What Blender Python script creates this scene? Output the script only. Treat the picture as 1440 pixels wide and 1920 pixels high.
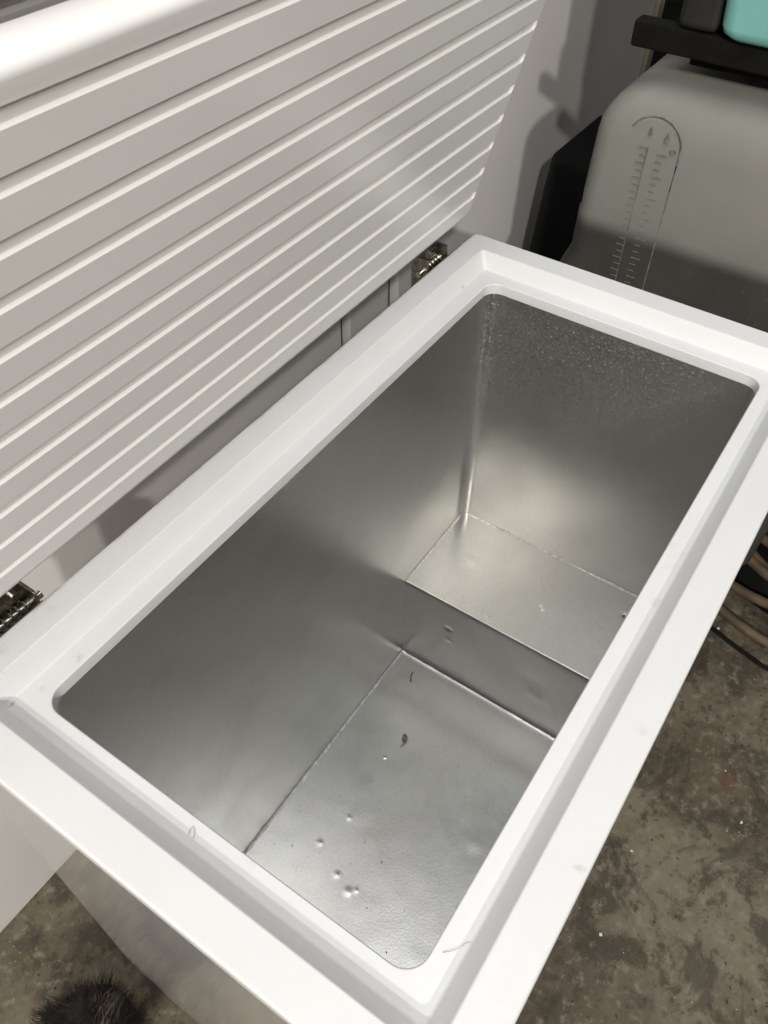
import bpy, bmesh, math, random
from mathutils import Vector, Matrix, noise

for o in list(bpy.data.objects):
    bpy.data.objects.remove(o)
SC = bpy.context.scene
COL = SC.collection
random.seed(7)

# ------------------------------------------------------------------ camera
F_PX = 1550.39
RIGHT = Vector((0.56082, -0.82790, 0.00781))
DOWN = Vector((-0.61297, -0.42153, -0.66827))
FWD = Vector((0.55655, 0.37000, -0.74388))
cd = bpy.data.cameras.new('camera')
cam = bpy.data.objects.new('camera', cd)
COL.objects.link(cam)
cd.sensor_fit = 'HORIZONTAL'
cd.sensor_width = 36.0
cd.lens = F_PX / 1440 * 36.0
cd.clip_start = 0.02
cd.clip_end = 60
m = Matrix((RIGHT, -DOWN, -FWD)).transposed().to_4x4()
m.translation = Vector((-0.06255, 0.01230, 0.63346))
cam.matrix_world = m
cd.dof.use_dof = True
cd.dof.focus_distance = 1.05
cd.dof.aperture_fstop = 36.0
SC.camera = cam
SC.render.resolution_x, SC.render.resolution_y = 768, 1024

# ------------------------------------------------------------------ light
w = bpy.data.worlds.new('World')
SC.world = w
w.use_nodes = True
bg = w.node_tree.nodes['Background']
bg.inputs['Color'].default_value = (1.0, 0.955, 0.89, 1)
bg.inputs['Strength'].default_value = 0.06


def lamp(name, loc, watts, radius, col):
    l = bpy.data.lights.new(name, 'POINT')
    l.energy = watts
    l.shadow_soft_size = radius
    l.color = col
    o = bpy.data.objects.new(name, l)
    o.location = loc
    COL.objects.link(o)


lamp('ceiling_lamp', (-3.35, -2.02, 3.14), 420, 0.07, (1.0, 0.96, 0.905))
lamp('ceiling_lamp', (-4.60, -3.50, 3.56), 930, 0.09, (1.0, 0.955, 0.89))

l = bpy.data.lights.new('overhead_fill', 'AREA')  # added unseen overhead fill, stands in for soft ceiling bounce
l.shape = 'DISK'
l.size = 1.7
l.energy = 33
l.color = (0.97, 0.98, 1.0)
o = bpy.data.objects.new('overhead_fill', l)
o.location = (0.24, -0.18, 2.35)
COL.objects.link(o)

SC.view_settings.view_transform = 'Standard'
SC.view_settings.look = 'None'
SC.view_settings.gamma = 1
SC.view_settings.exposure = 0.0
SC.cycles.max_bounces = 10
SC.cycles.diffuse_bounces = 6
SC.cycles.glossy_bounces = 6


# ------------------------------------------------------------------ materials
class NT:
    """small wrapper that builds a node tree"""

    def __init__(self, name):
        self.m = bpy.data.materials.new(name)
        self.m.use_nodes = True
        self.t = self.m.node_tree
        self.b = self.t.nodes['Principled BSDF']
        self.tc = self.t.nodes.new('ShaderNodeTexCoord')

    def n(self, typ, **kw):
        nd = self.t.nodes.new(typ)
        for k, v in kw.items():
            setattr(nd, k, v)
        return nd

    def link(self, a, b):
        self.t.links.new(a, b)

    def coord(self, scale=None, rot=None):
        if scale is None:
            return self.tc.outputs['Object']
        mp = self.n('ShaderNodeMapping')
        mp.inputs['Scale'].default_value = scale
        if rot:
            mp.inputs['Rotation'].default_value = rot
        self.link(self.tc.outputs['Object'], mp.inputs['Vector'])
        return mp.outputs['Vector']

    def noise(self, scale, detail=4, rough=.55, vec=None, dist=0):
        nd = self.n('ShaderNodeTexNoise')
        nd.inputs['Scale'].default_value = scale
        nd.inputs['Detail'].default_value = detail
        nd.inputs['Roughness'].default_value = rough
        nd.inputs['Distortion'].default_value = dist
        self.link(vec or self.coord(), nd.inputs['Vector'])
        return nd.outputs['Fac']

    def vor(self, scale, feature='F1', vec=None, rnd=1.0):
        nd = self.n('ShaderNodeTexVoronoi', feature=feature)
        nd.inputs['Scale'].default_value = scale
        nd.inputs['Randomness'].default_value = rnd
        self.link(vec or self.coord(), nd.inputs['Vector'])
        return nd.outputs['Distance']

    def ramp(self, fac, a, b, lo=0.0, hi=1.0, smooth=True):
        nd = self.n('ShaderNodeMapRange')
        nd.interpolation_type = 'SMOOTHSTEP' if smooth else 'LINEAR'
        for i, v in zip((1, 2, 3, 4), (a, b, lo, hi)):
            nd.inputs[i].default_value = v
        self.link(fac, nd.inputs[0])
        return nd.outputs[0]

    def math(self, op, a, b=None):
        nd = self.n('ShaderNodeMath', operation=op)
        for i, v in enumerate((a, b)):
            if v is None:
                continue
            if isinstance(v, (int, float)):
                nd.inputs[i].default_value = v
            else:
                self.link(v, nd.inputs[i])
        return nd.outputs[0]

    def mix(self, fac, a, b):
        nd = self.n('ShaderNodeMix', data_type='RGBA')
        for i, v in ((0, fac), (6, a), (7, b)):
            if isinstance(v, (int, float)):
                nd.inputs[i].default_value = v
            elif isinstance(v, tuple):
                nd.inputs[i].default_value = (*v, 1)
            else:
                self.link(v, nd.inputs[i])
        return nd.outputs[2]

    def spot(self, p, r, nz=None, amp=0.0):
        """soft blob mask round a point in object space, edge broken by noise"""
        d = self.n('ShaderNodeVectorMath', operation='DISTANCE')
        d.inputs[1].default_value = p
        self.link(self.coord(), d.inputs[0])
        v = d.outputs['Value']
        if nz is not None:
            v = self.math('ADD', v, self.math('MULTIPLY', nz, amp))
        return self.ramp(v, r * .1, r, 1, 0)

    def sep(self, axis):
        s = self.n('ShaderNodeSeparateXYZ')
        self.link(self.coord(), s.inputs[0])
        return s.outputs[axis]

    def bump(self, h, strength, dist=0.001, prev=None):
        nd = self.n('ShaderNodeBump')
        nd.inputs['Strength'].default_value = strength
        nd.inputs['Distance'].default_value = dist
        self.link(h, nd.inputs['Height'])
        if prev:
            self.link(prev, nd.inputs['Normal'])
        return nd.outputs['Normal']

    def set(self, **kw):
        names = dict(col='Base Color', rough='Roughness', metal='Metallic', normal='Normal', spec='Specular IOR Level',
                     sss='Subsurface Weight', coat='Coat Weight', coatr='Coat Roughness')
        for k, v in kw.items():
            i = self.b.inputs[names[k]]
            if isinstance(v, (int, float)):
                i.default_value = v
            elif isinstance(v, tuple):
                i.default_value = (*v, 1)
            else:
                self.link(v, i)
        return self.m


def simple(name, col, rough=.5, metal=0.0, var=.25, scale=40, bump=.1, bscale=400, spec=.5):
    t = NT(name)
    nz = t.noise(scale, 5)
    c = t.mix(t.ramp(nz, .3, .7), tuple(x * (1 - var) for x in col), tuple(min(1, x * (1 + var)) for x in col))
    t.set(col=c, rough=rough, metal=metal, spec=spec)
    if bump:
        t.set(normal=t.bump(t.noise(bscale, 3), bump, .0006))
    return t.m


def mat_rim():
    t = NT('white_rim_plastic')
    base = t.mix(t.ramp(t.noise(9, 4), .35, .7), (.755, .75, .748), (.735, .73, .728))
    fine = t.noise(90, 4, .65)
    nz = t.noise(110, 5, .7)
    # worn, yellowed strip along the back edge beside the hinges
    y = t.math('ADD', t.sep('Y'), t.math('MULTIPLY', t.math('SUBTRACT', fine, .5), .006))
    worn = t.math('MULTIPLY', t.ramp(y, .5225, .5285), t.ramp(t.noise(25, 3), .35, .65, .15, .8))
    base = t.mix(worn, base, (.42, .38, .30))
    # smudges
    for p, r, s, c in [((.122, .468, -.021), .006, .5, (.25, .14, .13)), ((.0547, .480, -.021), .0035, .8, (.2, .16, .14)),
                       ((.079, .4695, -.021), .004, .35, (.3, .25, .2)), ((.548, .058, -.021), .013, .22, (.55, .36, .28)),
                       ((.479, .055, -.021), .010, .28, (.55, .34, .26)), ((.0705, .218, -.021), .006, .45, (.3, .22, .15)),
                       ((.84, .4833, -.021), .004, .7, (.3, .27, .22)), ((.60, .455, -.021), .014, .22, (.5, .42, .3)),
                       ((.06, .51, 0), .012, .35, (.35, .33, .31)), ((.082, .515, 0), .007, .3, (.3, .28, .26)),
                       ((.53, .06, -.021), .008, .18, (.5, .36, .28)), ((.135, .515, 0), .006, .3, (.3, .28, .26)),
                       ((.33, .012, 0), .007, .2, (.4, .3, .22)), ((.20, .008, 0), .004, .45, (.25, .2, .16))]:
        k = t.math('MULTIPLY', t.spot(p, r, t.math('SUBTRACT', nz, .5), r * 5), s * .6)
        base = t.mix(k, base, c)
    # faint overall handling dirt
    dirt = t.math('MULTIPLY', t.ramp(t.noise(38, 7, .7), .60, .76), .10)
    base = t.mix(dirt, base, (.52, .46, .38))
    t.set(col=base, rough=t.ramp(fine, .3, .7, .34, .5), spec=.4, normal=t.bump(t.noise(700, 2), .06, .0004))
    return t.m


def mat_lid():
    t = NT('white_lid_plastic')
    base = t.mix(t.ramp(t.noise(5, 3), .35, .7), (.87, .85, .825), (.85, .83, .805))
    t.set(col=base, rough=.30, spec=.45)
    return t.m


def mat_liner():
    t = NT('embossed_aluminium')
    big = t.noise(3.2, 4, .6)
    mid = t.noise(13, 6, .62)
    grain = t.noise(420, 3, .7)
    x, y, z = t.sep('X'), t.sep('Y'), t.sep('Z')
    col = t.mix(t.ramp(big, .35, .68), (.67, .665, .64), (.62, .615, .59))
    col = t.mix(t.math('MULTIPLY', t.ramp(mid, .5, .75), .20), col, (.52, .51, .48))
    col = t.mix(t.math('MULTIPLY', t.ramp(grain, .55, .35), .30), col, (.45, .445, .42))
    # dull water marks with a shape of their own
    ring = t.ramp(t.math('ABSOLUTE', t.math('SUBTRACT', t.noise(6, 5, .6, dist=.6), .56)), .0, .012, 1, 0)
    col = t.mix(t.math('MULTIPLY', ring, .20), col, (.50, .47, .40))
    # pale oxide bloom: flecks over the top of the far end wall, down its corner and along the floor joint
    fleck = t.ramp(t.noise(300, 4, .75), .56, .68)
    soft = t.noise(8, 4, .6)
    zz = t.math('ADD', z, t.math('MULTIPLY', t.math('SUBTRACT', soft, .5), .45))
    far = t.math('MULTIPLY', t.ramp(x, .866, .876), t.ramp(zz, -.36, -.06))
    cx = t.n('ShaderNodeVectorMath', operation='DISTANCE')
    mp = t.coord((1, 1, 0))
    t.link(mp, cx.inputs[0])
    cx.inputs[1].default_value = (.876, .452, 0)
    corner = t.math('MULTIPLY', t.ramp(cx.outputs['Value'], .004, .022, 1, 0), t.ramp(zz, -.40, -.15))
    low = t.ramp(z, -.7326 + .012, -.7326 + .004)
    edge = t.math('MULTIPLY', low, t.ramp(t.math('ADD', y, t.math('MULTIPLY', t.math('SUBTRACT', soft, .5), .05)), .425, .460))
    area = t.math('MAXIMUM', t.math('MULTIPLY', far, .8), t.math('MAXIMUM', corner, edge))
    oxide = t.math('MULTIPLY', fleck, area)
    veil = t.math('MULTIPLY', area, .22)
    col = t.mix(veil, col, (.74, .735, .71))
    col = t.mix(t.math('MULTIPLY', oxide, .75), col, (.86, .855, .83))
    rough = t.ramp(mid, .3, .72, .29, .355)
    rough = t.math('ADD', rough, t.math('MULTIPLY', t.math('SUBTRACT', grain, .5), .08))
    metal = t.math('SUBTRACT', .98, t.math('MULTIPLY', oxide, .7))
    h = t.vor(360, 'SMOOTH_F1')
    nrm = t.bump(h, .085, .0008)
    nrm = t.bump(t.noise(70, 4, .65), .018, .002, nrm)
    t.set(col=col, metal=metal, rough=rough, normal=nrm)
    return t.m


def mat_concrete():
    t = NT('stained_concrete')
    a = t.noise(2.2, 6, .62, dist=.4)
    b = t.noise(11, 7, .68, dist=.3)
    c = t.noise(48, 6, .7)
    d = t.noise(140, 4, .7)
    col = t.mix(t.ramp(a, .40, .60), (.098, .079, .050), (.200, .170, .118))
    col = t.mix(t.math('MULTIPLY', t.ramp(b, .49, .60), .80), col, (.056, .047, .032))
    col = t.mix(t.math('MULTIPLY', t.ramp(c, .52, .66), .65), col, (.26, .235, .175))
    col = t.mix(t.math('MULTIPLY', t.ramp(c, .46, .34), .65), col, (.045, .037, .026))
    st = t.math('MULTIPLY', t.ramp(t.noise(5.5, 8, .72, dist=.8), .53, .60), .6)
    col = t.mix(st, col, (.040, .032, .022))
    # small dark pits and pale fines
    v = t.vor(60)
    col = t.mix(t.math('MULTIPLY', t.ramp(v, .16, .07), t.ramp(t.noise(14, 2), .5, .62)), col, (.018, .014, .011))
    v2 = t.vor(95)
    col = t.mix(t.math('MULTIPLY', t.ramp(v2, .14, .06), t.ramp(t.noise(8, 2), .52, .66)), col, (.30, .27, .21))
    # rusty flakes in one area
    rust = t.math('MULTIPLY', t.spot((.855, -.165, -.853), .035, t.math('SUBTRACT', c, .5), .16), .35)
    col = t.mix(rust, col, (.16, .055, .03))
    t.set(col=col, rough=t.ramp(b, .35, .7, .55, .85))
    n1 = t.bump(b, .25, .004)
    t.set(normal=t.bump(d, .18, .0012, n1))
    return t.m


def mat_wall():
    t = NT('white_wall_board')
    base = t.mix(t.ramp(t.noise(3, 5), .35, .7), (.86, .835, .80), (.81, .785, .755))
    sc = t.math('MULTIPLY', t.ramp(t.noise(20, 7, .7), .62, .78), .18)
    base = t.mix(sc, base, (.40, .36, .31))
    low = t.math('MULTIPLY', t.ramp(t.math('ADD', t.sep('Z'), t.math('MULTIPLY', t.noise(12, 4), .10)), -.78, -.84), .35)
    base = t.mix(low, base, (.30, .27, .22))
    t.set(col=base, rough=.5, normal=t.bump(t.noise(160, 4), .12, .001))
    return t.m


def mat_cabinet():
    t = NT('white_painted_steel')
    base = t.mix(t.ramp(t.noise(4, 4), .3, .7), (.50, .49, .465), (.47, .46, .44))
    low = t.math('MULTIPLY', t.ramp(t.noise(30, 6, .7), .5, .72), .08)
    base = t.mix(low, base, (.35, .31, .25))
    t.set(col=base, rough=t.ramp(t.noise(5, 3), .3, .7, .06, .08))
    return t.m


def mat_tank():
    t = NT('translucent_tank_plastic')
    lvl = t.math('ADD', t.sep('Z'), t.math('MULTIPLY', t.noise(6, 2), .004))
    fill = t.ramp(lvl, -.020, .012, 1, 0)      # contents seen through the wall
    clear = t.mix(t.ramp(t.noise(5, 5, .6), .35, .7), (.240, .235, .214), (.208, .204, .184))
    wet = t.mix(t.ramp(t.noise(8, 5, .6), .35, .7), (.06, .059, .052), (.047, .046, .040))
    col = t.mix(fill, clear, wet)
    dust = t.math('MULTIPLY', t.ramp(t.noise(70, 6, .7), .55, .75), .12)
    col = t.mix(dust, col, (.30, .28, .24))
    t.set(col=col, rough=.55, spec=.3, normal=t.bump(t.noise(240, 4), .12, .0008))
    return t.m


M = dict(
    rim=mat_rim(), lid=mat_lid(), liner=mat_liner(), concrete=mat_concrete(), wall=mat_wall(), cabinet=mat_cabinet(),
    tank=mat_tank(),
    seam=simple('bright_seam_metal', (.80, .795, .76), .45, .1, .25, 160, .5, 260),
    gasket=simple('grey_gasket_rubber', (.12, .105, .085), .6),
    hinge=simple('dark_zinc_hinge', (.30, .29, .26), .3, 1.0, .35, 120, .3, 300),
    hinge_pin=simple('bright_zinc', (.62, .60, .52), .2, 1.0, .2, 120, .2, 300),
    mark=simple('tank_moulded_line', (.18, .174, .153), .6, 0, .35, 90),
    rack=simple('black_rack_steel', (.006, .006, .0055), .8, .0, .35, 30, .15, 200, .15),
    teal=simple('teal_plastic', (.20, .47, .44), .32, 0, .06, 8, .04, 300),
    case=simple('brown_black_plastic', (.014, .012, .010), .6, 0, .3, 25, .25, 300),
    tub=simple('black_tub_rubber', (.006, .006, .006), .85, 0, .3, 25, .3, 200, .2),
    hose=simple('tan_hose_rubber', (.125, .088, .054), .6, 0, .35, 22, .25, 300),
    fur=simple('black_fur', (.016, .013, .011), .7, 0, .6, 60, 0, 400, .3),
    fur_tip=simple('brown_fur', (.085, .065, .048), .6, 0, .5, 60, 0, 400, .3),
    dark=simple('void_slot_bin_black', (.008, .008, .008), .85, 0, .3, 6, .1, 400, .2),  # black standing in for the unlit void; also slot backing and bin
    trim=simple('beige_door_trim', (.42, .36, .28), .5, 0, .15, 20),
    slot=simple('grey_slot_lining', (.22, .22, .21), .6, 0, .2, 10),
    twig=simple('dark_twig', (.035, .028, .02), .8, 0, .3, 200),
    leaf=simple('dry_leaf', (.30, .26, .165), .7, 0, .35, 300),
    crumb=simple('brown_crumb', (.06, .045, .03), .8, 0, .4, 300),
    grit=simple('white_grit', (.72, .70, .64), .6, 0, .15, 300),
    flake=simple('rust_flake', (.055, .033, .022), .8, 0, .4, 300),
)


# ------------------------------------------------------------------ helpers
def finish(name, bm, mat, parent=None, smooth=35, loc=None):
    me = bpy.data.meshes.new(name)
    bmesh.ops.recalc_face_normals(bm, faces=bm.faces[:])
    bm.to_mesh(me)
    bm.free()
    me.materials.append(mat)
    if smooth:
        for p in me.polygons:
            p.use_smooth = True
        me.set_sharp_from_angle(angle=math.radians(smooth))
    o = bpy.data.objects.new(name, me)
    if smooth:
        wn = o.modifiers.new('normals', 'WEIGHTED_NORMAL')
        wn.keep_sharp = True
        wn.weight = 80
    COL.objects.link(o)
    if parent:
        o.parent = parent
    if loc:
        o.location = loc
    return o


def thing(name, label, cat, loc=(0, 0, 0), group=None):
    o = bpy.data.objects.new(name, None)
    o.empty_display_size = .05
    COL.objects.link(o)
    o.location = loc
    tag(o, label, cat, group)
    return o


def tag(o, label=None, cat=None, group=None, kind=None):
    if label:
        o['label'] = label
    if cat:
        o['category'] = cat
    if group:
        o['group'] = group
    if kind:
        o['kind'] = kind
    return o


def rrect(x0, x1, y0, y1, z, r, n=6):
    """rounded rectangle loop, counter clockwise"""
    pts = []
    for cx, cy, a0 in ((x1 - r, y1 - r, 0), (x0 + r, y1 - r, 90), (x0 + r, y0 + r, 180), (x1 - r, y0 + r, 270)):
        for i in range(n + 1):
            a = math.radians(a0 + 90 * i / n)
            pts.append((cx + r * math.cos(a), cy + r * math.sin(a), z))
    return pts


def loft(bm, loops, cap0=False, cap1=False):
    rows = [[bm.verts.new(p) for p in lp] for lp in loops]
    n = len(rows[0])
    for a, b in zip(rows, rows[1:]):
        for i in range(n):
            bm.faces.new((a[i], a[(i + 1) % n], b[(i + 1) % n], b[i]))
    if cap0:
        bm.faces.new(rows[0])
    if cap1:
        bm.faces.new(rows[-1])
    return rows


def box(bm, x0, x1, y0, y1, z0, z1, bev=0.0, seg=2):
    r = bmesh.ops.create_cube(bm, size=1)
    vs = r['verts']
    for v in vs:
        v.co = Vector((x0 + (x1 - x0) * (v.co.x + .5), y0 + (y1 - y0) * (v.co.y + .5), z0 + (z1 - z0) * (v.co.z + .5)))
    if bev:
        es = list({e for v in vs for e in v.link_edges})
        bmesh.ops.bevel(bm, geom=es, offset=bev, segments=seg, profile=.5, affect='EDGES')


def tube(bm, pts, r, n=8, closed=False):
    pts = [Vector(p) for p in pts]
    loops = []
    ref = Vector((0, 0, 1))
    L = len(pts)
    for i, p in enumerate(pts):
        a = pts[(i - 1) % L] if (closed or i > 0) else p
        b = pts[(i + 1) % L] if (closed or i < L - 1) else p
        d = (b - a).normalized()
        s = d.cross(ref)
        if s.length < 1e-3:
            s = d.cross(Vector((1, 0, 0)))
        s.normalize()
        u = s.cross(d)
        rr = r(i / max(1, L - 1)) if callable(r) else r
        loops.append([p + (s * math.cos(2 * math.pi * k / n) + u * math.sin(2 * math.pi * k / n)) * rr for k in range(n)])
    if closed:
        loops.append(loops[0])
    loft(bm, loops, not closed, not closed)


def grid(bm, us, vs, f):
    rows = [[bm.verts.new(f(u, v)) for v in vs] for u in us]
    for a, b in zip(rows, rows[1:]):
        for i in range(len(vs) - 1):
            bm.faces.new((a[i], a[i + 1], b[i + 1], b[i]))
    return rows


def smoothstep(a, b, x):
    t = min(1, max(0, (x - a) / (b - a)))
    return t * t * (3 - 2 * t)


def lin(a, b, n):
    return [a + (b - a) * i / (n - 1) for i in range(n)]


# ------------------------------------------------------------------ setting
L, W, H = 0.95, 0.5293, 0.853
WY = 0.748
bm = bmesh.new()
box(bm, -4, 5, -4, 4, -H - .1, -H)
tag(finish('floor', bm, M['concrete'], smooth=0), kind='structure')

wall = thing('garage_wall', 'white boarded garage wall with dark slots behind the raised freezer lid', 'wall', (0, WY, -H))


def wpart(name, x0, x1, y0, y1, z0, z1, mat, bev=.002):
    b = bmesh.new()
    box(b, x0, x1, y0, y1, z0, z1, bev)
    o = finish(name, b, M[mat], wall)
    o.location = (0, -WY, H)
    return o


ZB, ZT = -H + .002, 1.72
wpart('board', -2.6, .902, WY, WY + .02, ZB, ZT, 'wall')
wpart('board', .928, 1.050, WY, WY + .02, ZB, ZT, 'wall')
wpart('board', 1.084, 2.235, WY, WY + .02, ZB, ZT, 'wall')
wpart('slot_lining', .890, .940, WY + .024, WY + .034, ZB, ZT, 'dark', 0)
wpart('slot_lining', 1.040, 1.100, WY + .022, WY + .032, ZB, ZT, 'slot', 0)
wpart('door_trim', 2.239, 2.275, WY - .012, WY + .03, ZB, ZT, 'trim')

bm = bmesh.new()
box(bm, 2.95, 3.05, -2.5, 2.5, -H + .001, 1.72)  # sheet added so the unlit void past the trim stays black
tag(finish('dark_void_sheet', bm, M['dark'], smooth=0), 'added black sheet standing in for the unlit void beyond the water tank and rack', 'wall')

# ------------------------------------------------------------------ freezer
fz = thing('chest_freezer', 'open white chest freezer with ribbed lid and silver metal liner', 'freezer', (L / 2, W / 2, -H))
FO = Vector((-L / 2, -W / 2, H))


def fpart(name, b, mat, smooth=35, parent=None):
    o = finish(name, b, M[mat], parent or fz, smooth)
    if parent is None:
        o.location = FO
    return o


# outer steel cabinet: open box with rounded corners, a small plinth at the foot
bm = bmesh.new()
e = .003
loft(bm, [rrect(e + .03, L - e - .03, .03 + e, W - e - .03, -H + .001, .006),
          rrect(e, L - e, e, W - e, -H + .012, .008), rrect(e, L - e, e, W - e, -.40, .008),
          rrect(e, L - e, e, W - e, -.012, .008), rrect(e + .02, L - e - .02, e + .02, W - e - .02, -.012, .008)], cap0=True)
fpart('cabinet', bm, 'cabinet')

# white plastic rim: outer top, sloping step, ledge, lip
AXN, AXF, AYF, AYB = .0354, .0364, .0354, .0327
B, D1 = .0141, .0209
CXN, CXF, CYF, CYB = .0218, .0206, .0214, .0225
D2 = .0148
bm = bmesh.new()
loops = []


def rl(i0, i1, j0, j1, z, r):
    loops.append(rrect(i0, L - i1, j0, W - j1, z, r, 8))


rl(.0015, .0015, .0015, .0015, -.016, .009)
rl(0, 0, 0, 0, -.014, .010)
rl(0, 0, 0, 0, -.003, .010)
rl(.0009, .0009, .0009, .0009, -.0009, .010)
rl(.003, .003, .003, .003, 0, .009)
for k, (f, z) in enumerate([(-.0016, 0), (-.0004, -.0003), (.0007, -.0013)]):
    rl(AXN + f, AXF + f, AYF + f, AYB + f, z, .006)
for f, z in [(B - .0012, -D1 + .0019), (B + .0001, -D1 + .0006), (B + .0018, -D1)]:
    rl(AXN + f, AXF + f, AYF + f, AYB + f, z, .0045)
for f, z, r in [(-.0014, 0, .0215), (-.0003, -.0004, .0205), (.0003, -.0014, .020), (.0005, -D2, .020), (-.0002, -D2 - .0010, .0205), (-.006, -D2 - .0012, .026)]:
    rl(AXN + B + CXN + f, AXF + B + CXF + f, AYF + B + CYF + f, AYB + B + CYB + f, -D1 + z, r)
loft(bm, loops)
fpart('rim', bm, 'rim', 50)

# aluminium liner
LX0, LX1 = AXN + B + CXN - .0015, L - AXF - B - CXF + .0015
LY0, LY1 = AYF + B + CYF - .0015, W - AYB - B - CYB + .0015
ZF, ZS, XS = -.7326, -.513, .6825
bm = bmesh.new()
zs = lin(-D1 - D2 - .0005, ZF - .004, 26)


def wob(p, amp=.0003):
    v = Vector(p)
    n = noise.noise(v * 7.0) * amp + noise.noise(v * 23.0) * amp * .3
    c = Vector(((LX0 + LX1) / 2, (LY0 + LY1) / 2, v.z))
    d = v - c
    if abs(d.x) / (LX1 - LX0) > abs(d.y) / (LY1 - LY0):
        v.x += n
    else:
        v.y += n
    return v


def liner_loop(z):
    r, n = .017, 6
    base = rrect(LX0, LX1, LY0, LY1, z, r, n)
    out = []
    for i, p in enumerate(base):
        out.append(p)
        if (i + 1) % (n + 1) == 0:          # subdivide the straight runs
            q = base[(i + 1) % len(base)]
            for k in range(1, 16):
                t = k / 16
                out.append(tuple(p[j] + (q[j] - p[j]) * t for j in range(3)))
    return [wob(p) for p in out]


loft(bm, [liner_loop(z) for z in zs])
liner = fpart('liner', bm, 'liner', 40)


def dent(x, y, pts):
    s = 0
    for px, py, r, h in pts:
        s += h * math.exp(-((x - px) ** 2 + (y - py) ** 2) / (r * r))
    return s


def fillet_axis(a, b, r, n, dense=()):
    """samples with extra rows close to the two ends"""
    e = [0, .0008, .0018, .003, .0045, .0065, .01]
    s = [a + q for q in e] + lin(a + .018, b - .018, n) + [b - q for q in reversed(e)]
    s += list(dense)
    return sorted(set(round(v, 5) for v in s))


def rise(d, r=.0008):
    if d >= r:
        return 0
    return r - math.sqrt(max(0, r * r - (r - d) ** 2))


fd = [(.2993, .3708, .0044, .0006), (.2744, .3179, .0046, .0005), (.263, .2888, .0060, .0007), (.272, .279, .0038, .0004), (.36, .355, .004, .0004),
      (.4818, .3659, .0022, .0013), (.50, .20, .02, -.0006), (.44, .16, .012, .0006), (.24, .14, .02, .0006), (.6, .2, .015, -.0005),
      (.35, .12, .012, -.0005)]
bm = bmesh.new()


def refine(axis, pts, i):
    out = set(axis)
    for p in pts:
        if p[2] < .008:
            out |= {round(p[i] + q * p[2], 5) for q in (-1.6, -1.1, -.7, -.35, 0, .35, .7, 1.1, 1.6)}
    return sorted(out)


xs = refine(fillet_axis(LX0, XS, .005, 90), fd, 0)
ys = refine(fillet_axis(LY0, LY1, .005, 62), fd, 1)


def floor_pt(x, y):
    ed = min(x - LX0, LX1 - x + 9, y - LY0, LY1 - y)
    j = 1 + .35 * noise.noise(Vector((x * 90, y * 90, 3)))
    z = ZF + rise(ed, .0008 * j) + noise.noise(Vector((x * 9, y * 9, 0))) * .0004 + noise.noise(Vector((x * 30, y * 30, 5))) * .00015
    z += dent(x, y, fd)
    z += max(0, .007 - (XS - x)) ** 2 * 25 * j
    return (x, y, z)


grid(bm, xs, ys, floor_pt)
fpart('liner_floor', bm, 'liner', 60)

sd = [(.7862, .3937, .010, -.0008), (.76, .40, .008, .0005), (.7653, .2409, .005, -.0009), (.70, .31, .005, -.0008), (.83, .119, .004, -.0007), (.80, .30, .03, .0004)]
bm = bmesh.new()
rd = [(.3697, -.5838, .006, .0013), (.365, -.615, .006, -.0005), (.20, -.60, .02, .0005), (.19, -.64, .012, -.0005)]
xs = refine(fillet_axis(XS + .0008, LX1, .005, 34), sd, 0)
ys2 = refine(refine(fillet_axis(LY0, LY1, .005, 62), sd, 1), rd, 0)


def shelf_pt(x, y):
    j = 1 + .35 * noise.noise(Vector((x * 90, y * 90, 8)))
    ed = min(LX1 - x, y - LY0, LY1 - y)
    z = ZS + rise(ed, .0008 * j) + noise.noise(Vector((x * 10, y * 10, 2))) * .0004 + noise.noise(Vector((x * 32, y * 32, 5))) * .00015
    z += dent(x, y, sd)
    d = x - (XS + .0008)
    if d < .003:
        z -= .003 - math.sqrt(max(0, .003 ** 2 - (.003 - d) ** 2))
    return (x, y, z)


grid(bm, xs, ys2, shelf_pt)
# front face of the step
rd = [(.3697, -.5838, .006, .0013), (.365, -.615, .006, -.0005), (.20, -.60, .02, .0005), (.19, -.64, .012, -.0005)]


def riser_pt(y, z):
    x = XS + .0008 + noise.noise(Vector((y * 9, z * 9, 4))) * .0005 + dent(y, z, rd)
    fade = smoothstep(0, .012, ZS - .003 - z)
    return (XS + .0008 + (x - XS - .0008) * fade, y, z)


grid(bm, ys2, refine(lin(ZF + .0, ZS - .003, 26), rd, 1), riser_pt)
bmesh.ops.remove_doubles(bm, verts=bm.verts, dist=.0004)
fpart('compressor_step', bm, 'liner', 50)

# pinched sheet seams where liner floors meet the walls
bm = bmesh.new()


def seam(pa, pb, r, jit):
    pa, pb = Vector(pa), Vector(pb)
    n = max(6, int((pb - pa).length / .004))
    pts = []
    for i in range(n + 1):
        p = pa.lerp(pb, i / n)
        p += Vector((random.uniform(-1, 1), random.uniform(-1, 1), random.uniform(-1, 1))) * jit
        pts.append(p)
    tube(bm, pts, r, 5)




def ribbon(pa, pb, side, w0, z):
    """ragged pale strip of sealant lying along a joint"""
    pa, pb, side = Vector(pa), Vector(pb), Vector(side)
    n = int((pb - pa).length / .003)
    prev = None
    for i in range(n + 1):
        p = pa.lerp(pb, i / n)
        ww = w0 * (.45 + .9 * abs(noise.noise(p * 55)) + .5 * random.random())
        a = bm.verts.new((p.x, p.y, z + .0022 + .0006 * random.random()))
        m_ = bm.verts.new((p.x + side.x * ww * .45, p.y + side.y * ww * .45, z + .0014))
        b = bm.verts.new((p.x + side.x * ww, p.y + side.y * ww, z + .0002))
        if prev:
            bm.faces.new((prev[0], a, m_, prev[1]))
            bm.faces.new((prev[1], m_, b, prev[2]))
        prev = (a, m_, b)


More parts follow.
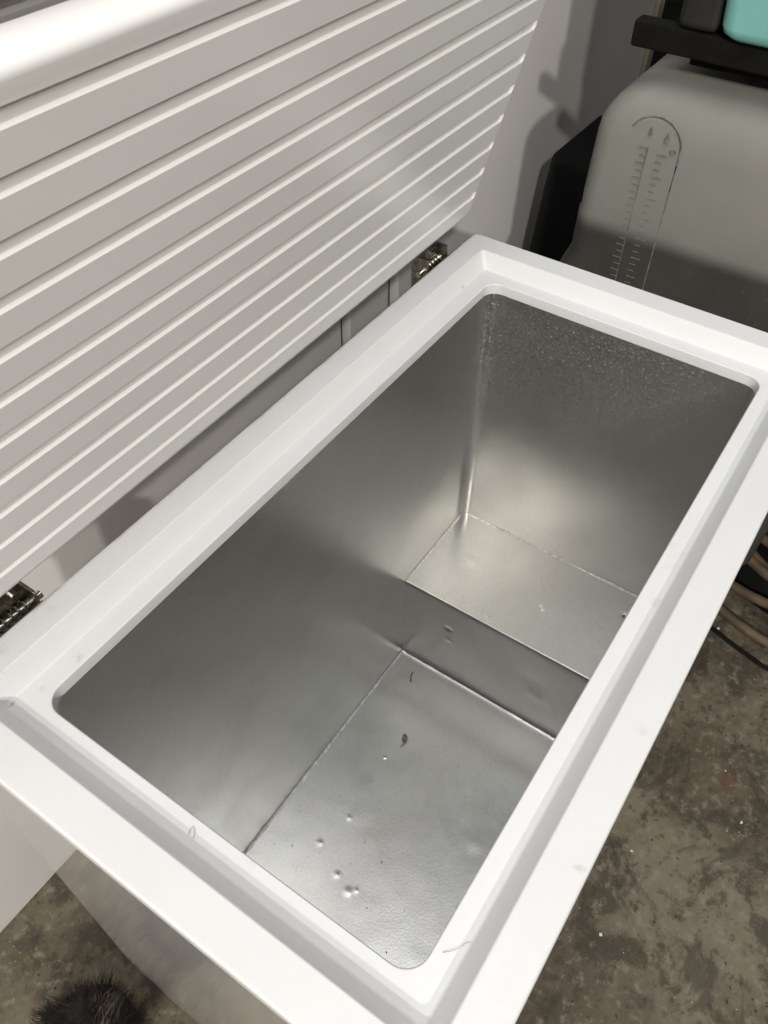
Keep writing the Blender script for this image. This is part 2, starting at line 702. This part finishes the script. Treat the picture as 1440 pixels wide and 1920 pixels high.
ribbon((LX0 + .018, LY1 - .0003, 0), (XS - .001, LY1 - .0003, 0), (0, -1, 0), .0040, ZF)
ribbon((XS + .004, LY1 - .0003, 0), (LX1 - .014, LY1 - .0003, 0), (0, -1, 0), .0026, ZS)
ribbon((LX1 - .0003, LY0 + .018, 0), (LX1 - .0003, LY1 - .014, 0), (-1, 0, 0), .0026, ZS)
seam((XS - .0010, LY0 + .02, ZF + .0018), (XS - .0010, LY1 - .008, ZF + .0018), .0007, .00025)
fpart('liner_seam', bm, 'seam', 60)

# ------------------------------------------------------------------ lid
TILT = math.radians(14.676)
lid_o = Vector((0, .5306, 0))
GR0, GRS, NGR = .0895, .0379, 11        # centre of lowest groove, pitch, count
GX0, GX1 = .050, .8985
PX0, PX1, PS0, PS1 = .0385, .9115, .0430, .5000   # panel outline at its foot
bm = bmesh.new()
loops = []
for dx, s, o in [(.004, .004, -.080), (0, 0, -.076), (0, 0, -.026), (.0015, .0015, -.0235), (.004, .004, -.0225), (.03, .03, -.0225)]:
    loops.append([(p[0], p[1], o) for p in rrect(dx, L - dx, .030 + s, W + .004 - s, 0, .014, 6)])
loft(bm, loops, cap0=True, cap1=True)
lid = finish('lid', bm, M['cabinet'], fz)
lid.rotation_euler = (math.pi / 2 + TILT, 0, 0)
lid.location = FO + lid_o

bm = bmesh.new()


def groove(x, s):
    k = round((s - GR0) / GRS)
    k = min(NGR - 1, max(0, k))
    c = GR0 + k * GRS
    hw = .0062
    xa, xb = GX0 + hw, GX1 - hw
    qx = min(xb, max(xa, x))
    d = math.hypot(x - qx, s - c)
    return -.0030 * (1 - smoothstep(.0048, hw, d))


ss = [PS0, PS0 + .0012, PS0 + .0028, PS0 + .0045, PS0 + .0065, PS0 + .009, PS0 + .012, PS0 + .0135, PS0 + .015, PS0 + .018]
so = {}
for i, v in enumerate([-.020, -.0125, -.0078, -.0050, -.0033, -.0022, -.0016, -.0007, -.0002, 0]):
    so[round(ss[i], 5)] = v
for k in range(NGR):
    c = GR0 + k * GRS
    ss += [c + q for q in (-.0105, -.0072, -.0062, -.0058, -.0054, -.005, -.0046, -.0042, -.0034, 0, .0034, .0042, .0046, .005, .0054, .0058, .0062, .0072, .0105)]
top = [(.486, 0), (.4885, -.0004), (.4905, -.0014), (.492, -.0029), (.4933, -.005), (.4948, -.0085), (.4975, -.015), (.5000, -.020)]
for v, o in top:
    ss.append(v)
    so[round(v, 5)] = o
ss = sorted(set(round(v, 5) for v in ss))
ex = [(0, -.020), (.0022, -.0135), (.0042, -.0075), (.0056, -.0042), (.0068, -.0020), (.0080, -.0008), (.0095, -.0002), (.011, 0)]
xo = {}
xs = []
for d, o in ex:
    xs += [PX0 + d, PX1 - d]
    xo[round(PX0 + d, 5)] = o
    xo[round(PX1 - d, 5)] = o
hw = .0066
xs += [GX0 + hw * q for q in (0.0, .15, .3, .45, .6, .75, .9, 1.05, 1.4)] + [GX1 - hw * q for q in (0.0, .15, .3, .45, .6, .75, .9, 1.05, 1.4)]
xs += lin(GX0 + .03, GX1 - .03, 14)
xs = sorted(set(round(v, 5) for v in xs))
RC = .016


def panel_pt(x, s):
    o = min(so.get(s, 0), xo.get(x, 0)) if (s in so or x in xo) else 0
    o += groove(x, s)
    o += .0006 * math.sin(x * 6) * math.sin(s * 9) if (PX0 + .03 < x < PX1 - .03 and .07 < s < .48) else 0
    # round the corners of the outline in plan
    cx = PX0 + RC if x < PX0 + RC else (PX1 - RC if x > PX1 - RC else None)
    cs = PS0 + RC if s < PS0 + RC else (PS1 - RC if s > PS1 - RC else None)
    if cx is not None and cs is not None:
        u, v = x - cx, s - cs
        hh = math.hypot(u, v)
        if hh > 1e-9:
            k = max(abs(u), abs(v)) / hh
            x, s = cx + u * k, cs + v * k
    return (x, s, o)


grid(bm, xs, ss, panel_pt)
finish('lid_panel', bm, M['lid'], lid, 40)

bm = bmesh.new()
lo = []
for d, o in [(0, -.0222), (.001, -.0190), (.004, -.0175), (.008, -.0175), (.011, -.0190), (.012, -.0222)]:
    lo.append([(p[0], p[1], o) for p in rrect(.018 + d, L - .018 - d, .036 + d, .5205 - d, 0, .016, 6)])
loft(bm, lo)
finish('lid_gasket', bm, M['gasket'], lid)

# ------------------------------------------------------------------ hinges (in the gap at the back)


def hinge_parts(hx):
    y0 = W + .0015
    b = bmesh.new()
    box(b, hx - .028, hx + .028, y0, y0 + .0022, -.10, -.004, .0006, 1)
    hp = fpart('hinge', b, 'hinge')
    for sx in (-.026, .023):
        b = bmesh.new()
        box(b, hx + sx, hx + sx + .003, y0 + .0024, y0 + .030, -.055, .012, .0006, 1)
        fpart('hinge_cheek', b, 'hinge', parent=hp)
    b = bmesh.new()
    tube(b, [(hx - .034, y0 + .014, -.010), (hx + .034, y0 + .014, -.010)], .0045, 12)
    tube(b, [(hx - .020 + .040 * i / 100, y0 + .014 + .0072 * math.cos(i * .31), -.010 + .0072 * math.sin(i * .31)) for i in range(101)], .0016, 6)
    fpart('hinge_pin', b, 'hinge_pin', parent=hp)
    b = bmesh.new()
    box(b, hx - .024, hx + .024, y0 + .020, y0 + .023, -.040, .020, .0006, 1)
    for sx in (-.013, .013):
        tube(b, [(hx + sx, y0 + .016, .006), (hx + sx, y0 + .021, .006)], .0042, 10)
    fpart('hinge_leaf', b, 'hinge', parent=hp)


hinge_parts(.112)
hinge_parts(.852)

# ------------------------------------------------------------------ debris in the liner
fl0 = ZF + .0012
bm = bmesh.new()
tube(bm, [(.6335, .4105, fl0), (.6385, .4140, fl0 + .002), (.6435, .4165, fl0 + .003), (.650, .4175, fl0 + .002), (.654, .4165, fl0)],
     lambda t: .0010 * (1 - .6 * t), 6)
tag(finish('twig', bm, M['twig']), 'tiny dark curved twig on the freezer floor near the step', 'twig')
bm = bmesh.new()


def leafp(u, v):
    a = .0045 * math.sin(math.pi * min(1, max(.04, u))) * (v - .5) * 2
    return (.524 + .015 * u - a * .5, .352 + .010 * u + a, fl0 + .0015 + .003 * math.sin(u * 5) + .002 * abs(v - .5) * 2)


grid(bm, lin(0, 1, 9), lin(0, 1, 5), leafp)
tube(bm, [(.524, .352, fl0 + .0018), (.518, .3525, fl0 + .002), (.513, .355, fl0 + .001)], .0006, 5)
tag(finish('dry_leaf', bm, M['leaf'], smooth=60), 'shrivelled yellow brown leaf scrap lying on the lower freezer floor', 'leaf')
bm = bmesh.new()
rr = random.Random(3)
crumbs = [(.270, .405, 1.1), (.255, .430, .9), (.245, .385, .7), (.330, .270, 1.3), (.34, .31, 1.0), (.30, .31, .8), (.36, .25, .8), (.26, .25, 1.0),
          (.225, .19, 1.3), (.29, .20, .8), (.38, .39, .8), (.20, .23, .9), (.55, .30, .8), (.60, .36, .7)]
for x, y, s in crumbs + [(rr.uniform(.14, .64), rr.uniform(.10, .44), rr.uniform(.35, .7)) for i in range(34)]:
    r = bmesh.ops.create_icosphere(bm, subdivisions=1, radius=.0009 * s)
    for v in r['verts']:
        v.co = Vector((x + v.co.x * rr.uniform(.6, 1.5), y + v.co.y * rr.uniform(.6, 1.5), fl0 + .0004 + v.co.z * .5))
for x, y, s in [(.829, .119, 1.5), (.842, .112, 1.2), (.70, .305, 1.0), (.79, .15, .7)]:
    r = bmesh.ops.create_icosphere(bm, subdivisions=1, radius=.0013 * s)
    for v in r['verts']:
        v.co = Vector((x + v.co.x, y + v.co.y, ZS + .001 + v.co.z * .5))
tag(finish('crumbs', bm, M['crumb']), 'dark crumbs scattered over the metal freezer floor', 'crumbs', kind='stuff')

# a hair and a curled scrap on the rim
bm = bmesh.new()
zr = -D1 + .0006
tube(bm, [(.098, .064, zr), (.1015, .060, zr + .0003), (.106, .0565, zr + .0004), (.113, .053, zr), (.116, .050, zr)], lambda t: .00016 * (1 - .6 * t), 5)
tag(finish('hair', bm, M['flake']), 'thin grey hair on the rim at the near front corner', 'hair')
bm = bmesh.new()
tube(bm, [(.0575, .268, zr), (.0615, .2695, zr + .001), (.0640, .2735, zr + .0006), (.0600, .2740, zr + .001), (.0570, .2725, zr)], .00028, 5)
tag(finish('fibre', bm, M['leaf']), 'curled tan fibre lying on the near end of the rim', 'fibre')

# grit on the concrete
bm = bmesh.new()
rr = random.Random(11)
pos = [(.63, -.062, 2.0), (.79, -.206, 2.2), (.473, -.073, 2.4), (.87, -.15, 1.2), (.76, -.19, .9), (1.178, -.03, 2.2)]
pos += [(rr.uniform(.25, 1.4), rr.uniform(-.5, .02), rr.uniform(.25, .7)) for i in range(70)]
for x, y, s in pos:
    r = bmesh.ops.create_icosphere(bm, subdivisions=1, radius=.0013 * s)
    for v in r['verts']:
        v.co = Vector((x + v.co.x * rr.uniform(.7, 1.4), y + v.co.y * rr.uniform(.7, 1.4), -H + .001 + v.co.z * .7))
tag(finish('floor_grit', bm, M['grit']), 'white chips and grit on the stained concrete floor', 'grit', kind='stuff')
bm = bmesh.new()
for i in range(120):
    x, y, s = rr.uniform(.2, 1.45), rr.uniform(-.55, .02), rr.uniform(.3, 1.4)
    r = bmesh.ops.create_icosphere(bm, subdivisions=1, radius=.0016 * s)
    a = rr.uniform(0, 3)
    for v in r['verts']:
        vx, vy = v.co.x * 1.7, v.co.y * .7
        v.co = Vector((x + vx * math.cos(a) - vy * math.sin(a), y + vx * math.sin(a) + vy * math.cos(a), -H + .0008 + v.co.z * .3))
tag(finish('floor_flakes', bm, M['flake']), 'dark rusty flakes and dirt on the concrete beside the freezer front', 'dirt', kind='stuff')

# ------------------------------------------------------------------ water tank
TX, TY1, TY0, TZ1 = 1.085, .436, -.02, .205
tank = thing('water_tank', 'translucent white plastic water tank half full, beyond the far freezer end', 'water tank', (1.25, .2, -.60))
TO = Vector((-1.25, -.2, .60))
bm = bmesh.new()
sec = []
for z, gx, gy in [(-.600, .03, .03), (-.585, .008, .008), (-.56, 0, 0), (-.22, 0, -.012), (-.16, 0, -.010), (-.125, 0, -.022), (-.085, 0, -.010), (-.06, 0, 0), (.005, .0, .001), (.008, .0, .0035), (.03, 0, .003), (.12, .002, .006),
                  (.140, .003, .008), (.156, .006, .015), (.170, .011, .024), (.182, .019, .036), (.192, .032, .052), (.199, .052, .072), (.203, .08, .10), (.204, .12, .14)]:
    sec.append(rrect(TX + gx, TX + .36 - gx, TY0 + gy, TY1 - gy, z, max(.012, .030 - gx * .1), 6))
loft(bm, sec, cap0=True, cap1=True)
o = finish('tank_body', bm, M['tank'], tank, 60)
o.location = TO


def tpart(name, b, mat):
    q = finish(name, b, M[mat], tank, 60)
    q.location = TO
    return q


# moulded arch line and level scale
xf = TX - .0002
ac_y, ac_z, ar = .3385, .128, .0385
bm = bmesh.new()
arch = []
for i in range(0, 15):
    a = math.radians(150 - 150 * i / 14)
    arch.append((xf + .0006, ac_y + ar * math.cos(math.pi - a), ac_z + ar * math.sin(a)))
arch += [(xf + .0004, ac_y - ar, z) for z in lin(.11, -.30, 12)]
tube(bm, arch, lambda t: .0011 if t < .5 else .0009, 6)
tpart('level_arch', bm, 'mark')
ticks = 0
proto = {}


def tick(y0, y1, z, hgt=.0011):
    key = round(y1 - y0, 4)
    if key not in proto:
        b = bmesh.new()
        box(b, xf - .0003, xf + .0012, 0, y1 - y0, -hgt / 2, hgt / 2, 0)
        q = tpart('level_mark', b, 'mark')
        proto[key] = q
    else:
        q = proto[key].copy()
        COL.objects.link(q)
        q.parent = tank
    q.location = TO + Vector((0, y0, z))


for i in range(26):
    z = .122 - i * .0105
    ln = .014 if i % 3 == 0 else .009
    tick(.345, .345 + (.0095 if i % 2 else .0125), z)          # left column
    tick(.330 - ln, .330, z - .004)                             # right column
bm = bmesh.new()
box(bm, xf - .0003, xf + .0010, .3445, .3453, -.145, .124)
tpart('level_line', bm, 'mark')
bm = bmesh.new()
for y, z, s in ((.346, .146, .0055), (.322, .142, .0065)):
    a = [bm.verts.new((xf - .0003, y - s * .5, z - s)), bm.verts.new((xf - .0003, y + s * .5, z - s)), bm.verts.new((xf - .0003, y, z + s))]
    c = [bm.verts.new((xf + .0014, v.co.y, v.co.z)) for v in a]
    bm.faces.new(a)
    for i in range(3):
        bm.faces.new((a[i], a[(i + 1) % 3], c[(i + 1) % 3], c[i]))
tube(bm, [(xf, .3095 + .0035 * math.cos(t), .1265 + .0035 * math.sin(t)) for t in lin(0, 2 * math.pi * 11 / 12, 12)], .0007, 5, True)
tpart('level_symbols', bm, 'mark')

# ------------------------------------------------------------------ rack above the tank
rack = thing('storage_rack', 'black steel storage rack standing over the water tank', 'rack', (1.3, .1, -H))
RO = Vector((-1.3, -.1, H))


def rpart(name, x0, x1, y0, y1, z0, z1, bev=.004):
    b = bmesh.new()
    box(b, x0, x1, y0, y1, z0, z1, bev)
    q = finish(name, b, M['rack'], rack)
    q.location = RO
    return q


rpart('shelf_beam', 1.095, 1.122, -.75, .405, .238, .270)
rpart('shelf_beam', 1.470, 1.505, -.75, .405, .238, .270)
rpart('shelf_board', 1.131, 1.469, -.75, .352, .250, .268, .002)
rpart('shelf_board', 1.20, 1.469, .3525, .403, .250, .268, .002)
for yy in (.08, -.74):
    rpart('post', 1.506, 1.540, yy, yy + .035, -H, 1.35)
    rpart('shelf_bracket', 1.123, 1.469, yy + .01, yy + .024, .215, .2495, .002)
rpart('brace', 1.1225, 1.14, -.70, .33, .222, .2485, .003)

bm = bmesh.new()
lo = []
for z, g in [(-H + .002, .05), (-.60, .035), (-.32, .004), (-.20, .018), (-.135, .028), (-.128, .032), (-.126, .04)]:
    lo.append(rrect(1.452 + g, 1.80 - g, .465, .665 - g * .3, z, .035, 6))
loft(bm, lo, cap0=True, cap1=True)
tag(finish('waste_bin', bm, M['dark']), 'black waste bin in the dark nook between the water tank and wall', 'bin')

bx = bmesh.new()
box(bx, 1.092, 1.30, .298, .350, .2705, .345, .010, 3)
box(bx, 1.11, 1.28, .304, .344, .346, .362, .006, 2)
tag(finish('plastic_case', bx, M['case']), 'dark brown plastic case on the rack shelf beside the teal tub', 'case')

bx = bmesh.new()
box(bx, 1.20, 1.46, .354, .414, .2705, .98, .012, 3)
box(bx, 1.215, 1.445, .360, .408, .981, 1.0, .006, 2)
tag(finish('black_bin', bx, M['rack']), 'tall narrow black plastic bin behind the brown case on the rack shelf', 'bin')

bm = bmesh.new()
lo = []
for z, g in [(.2705, .020), (.2725, .010), (.278, .003), (.286, 0), (.36, -.006), (.47, -.012), (.474, -.016), (.484, -.016), (.487, -.013)]:
    lo.append(rrect(1.074 + g, 1.30 - g, -.22 + g, .294 - g, z, .022, 6))
for z, g in [(.487, -.009), (.47, -.008), (.29, .006)]:
    lo.append(rrect(1.074 + g, 1.30 - g, -.22 + g, .294 - g, z, .020, 6))
loft(bm, lo, cap0=True, cap1=True)
tag(finish('storage_tub', bm, M['teal'], smooth=50), 'pale teal plastic storage tub on the black rack shelf', 'storage tub')

# ------------------------------------------------------------------ tub and hose on the floor beyond the front corner
bm = bmesh.new()
cx, cy = 1.53, -.16
prof = [(.15, .002), (.262, .002), (.275, .018), (.275, .050), (.255, .070), (.21, .074), (.17, .062), (.16, .03), (.15, .002)]
loft(bm, [[(cx + r * math.cos(a), cy + r * math.sin(a), -H + z) for a in lin(0, 2 * math.pi * 47 / 48, 48)] for r, z in prof])
tag(finish('tyre', bm, M['tub']), 'black tyre lying flat on the concrete under loops of tan hose', 'tyre')
bm = bmesh.new()
pts = []
rr = random.Random(5)
N = 220
for i in range(N):
    t = i / (N - 1)
    a = t * 2 * math.pi * 4.6 + 1.0
    r = .352 - .150 * t + .016 * math.sin(a * 1.7) + .014 * math.sin(a * .6)
    z = .088 + .022 * t + .020 * math.sin(a * 1.3 + 1) + .02 * math.sin(a * .5)
    if r > .295:
        z = .0125 + max(0, .325 - r) / .03 * .075
    pts.append((cx + r * math.cos(a), cy + r * math.sin(a), -H + max(.0125 if r > .295 else .087, z)))
tube(bm, pts, .0105, 10)
tag(finish('hose', bm, M['hose'], smooth=60), 'coiled tan rubber hose resting on the black tyre', 'hose')
bm = bmesh.new()
tube(bm, [(1.195, .08, -H + .007), (1.18, .03, -H + .007), (1.165, -.02, -H + .007), (1.147, -.08, -H + .007), (1.133, -.14, -H + .007), (1.13, -.25, -H + .007), (1.15, -.38, -H + .007)], .0042, 8)
tag(finish('cable', bm, M['tub'], smooth=60), 'black cable lying on the concrete in front of the tyre', 'cable')

# ------------------------------------------------------------------ furry bundle at the near end
fur = thing('fur_bundle', 'shaggy black furry bundle on the floor by the near end of the freezer', 'fur bundle', (-.112, .480, -H))
bm = bmesh.new()
r = bmesh.ops.create_uvsphere(bm, u_segments=28, v_segments=16, radius=1)
for v in r['verts']:
    n = 1 + .12 * noise.noise(v.co * 2.2)
    v.co = Vector((v.co.x * .076 * n, v.co.y * .070 * n, .085 + max(-.084, v.co.z * .085 * n)))
finish('fur_body', bm, M['fur'], fur, 80)
bm = bmesh.new()
rr = random.Random(2)
tips = bmesh.new()
clumps = []
for i in range(150):
    th, ph = rr.uniform(0, 2 * math.pi), math.acos(rr.uniform(-.1, 1))
    d = Vector((math.sin(ph) * math.cos(th), math.sin(ph) * math.sin(th), math.cos(ph)))
    sw = Vector((-d.y, d.x, 0)) * rr.uniform(.3, 1.3) + Vector((rr.uniform(-.6, .6), rr.uniform(-.6, .6), rr.uniform(-.5, .2)))
    clumps.append((d, (d * rr.uniform(.25, .7) + sw).normalized(), rr.uniform(.022, .050), rr.random()))
for d0, g0, ln0, kind in clumps:
    for i in range(26):
        d = (d0 + Vector((rr.gauss(0, .11), rr.gauss(0, .11), rr.gauss(0, .11)))).normalized()
        p = Vector((d.x * .073, d.y * .067, .085 + d.z * .080))
        g = (g0 + Vector((rr.gauss(0, .10), rr.gauss(0, .10), rr.gauss(0, .10)))).normalized()
        ln = ln0 * rr.uniform(.7, 1.1)
        tip = Vector((d0.x * .073, d0.y * .067, .085 + d0.z * .080)) + g0 * ln0 + Vector((rr.gauss(0, .004), rr.gauss(0, .004), -.4 * ln0))
        sd_ = g.cross(d)
        sd_ = sd_.normalized() if sd_.length > 1e-4 else Vector((1, 0, 0))
        wd = .00045
        q1 = p + g * ln * .5
        q2 = tip * .6 + (p + g * ln) * .4
        tgt = tips if kind > .72 and i % 2 else bm
        vs = [tgt.verts.new(p - sd_ * wd), tgt.verts.new(p + sd_ * wd), tgt.verts.new(q1 + sd_ * wd * .8), tgt.verts.new(q1 - sd_ * wd * .8), tgt.verts.new(q2)]
        tgt.faces.new(vs[:4])
        tgt.faces.new((vs[3], vs[2], vs[4]))
o = finish('fur_tips', tips, M['fur_tip'], fur, 0)
o['kind'] = 'stuff'
o = finish('fur_hair', bm, M['fur'], fur, 0)
o['kind'] = 'stuff'
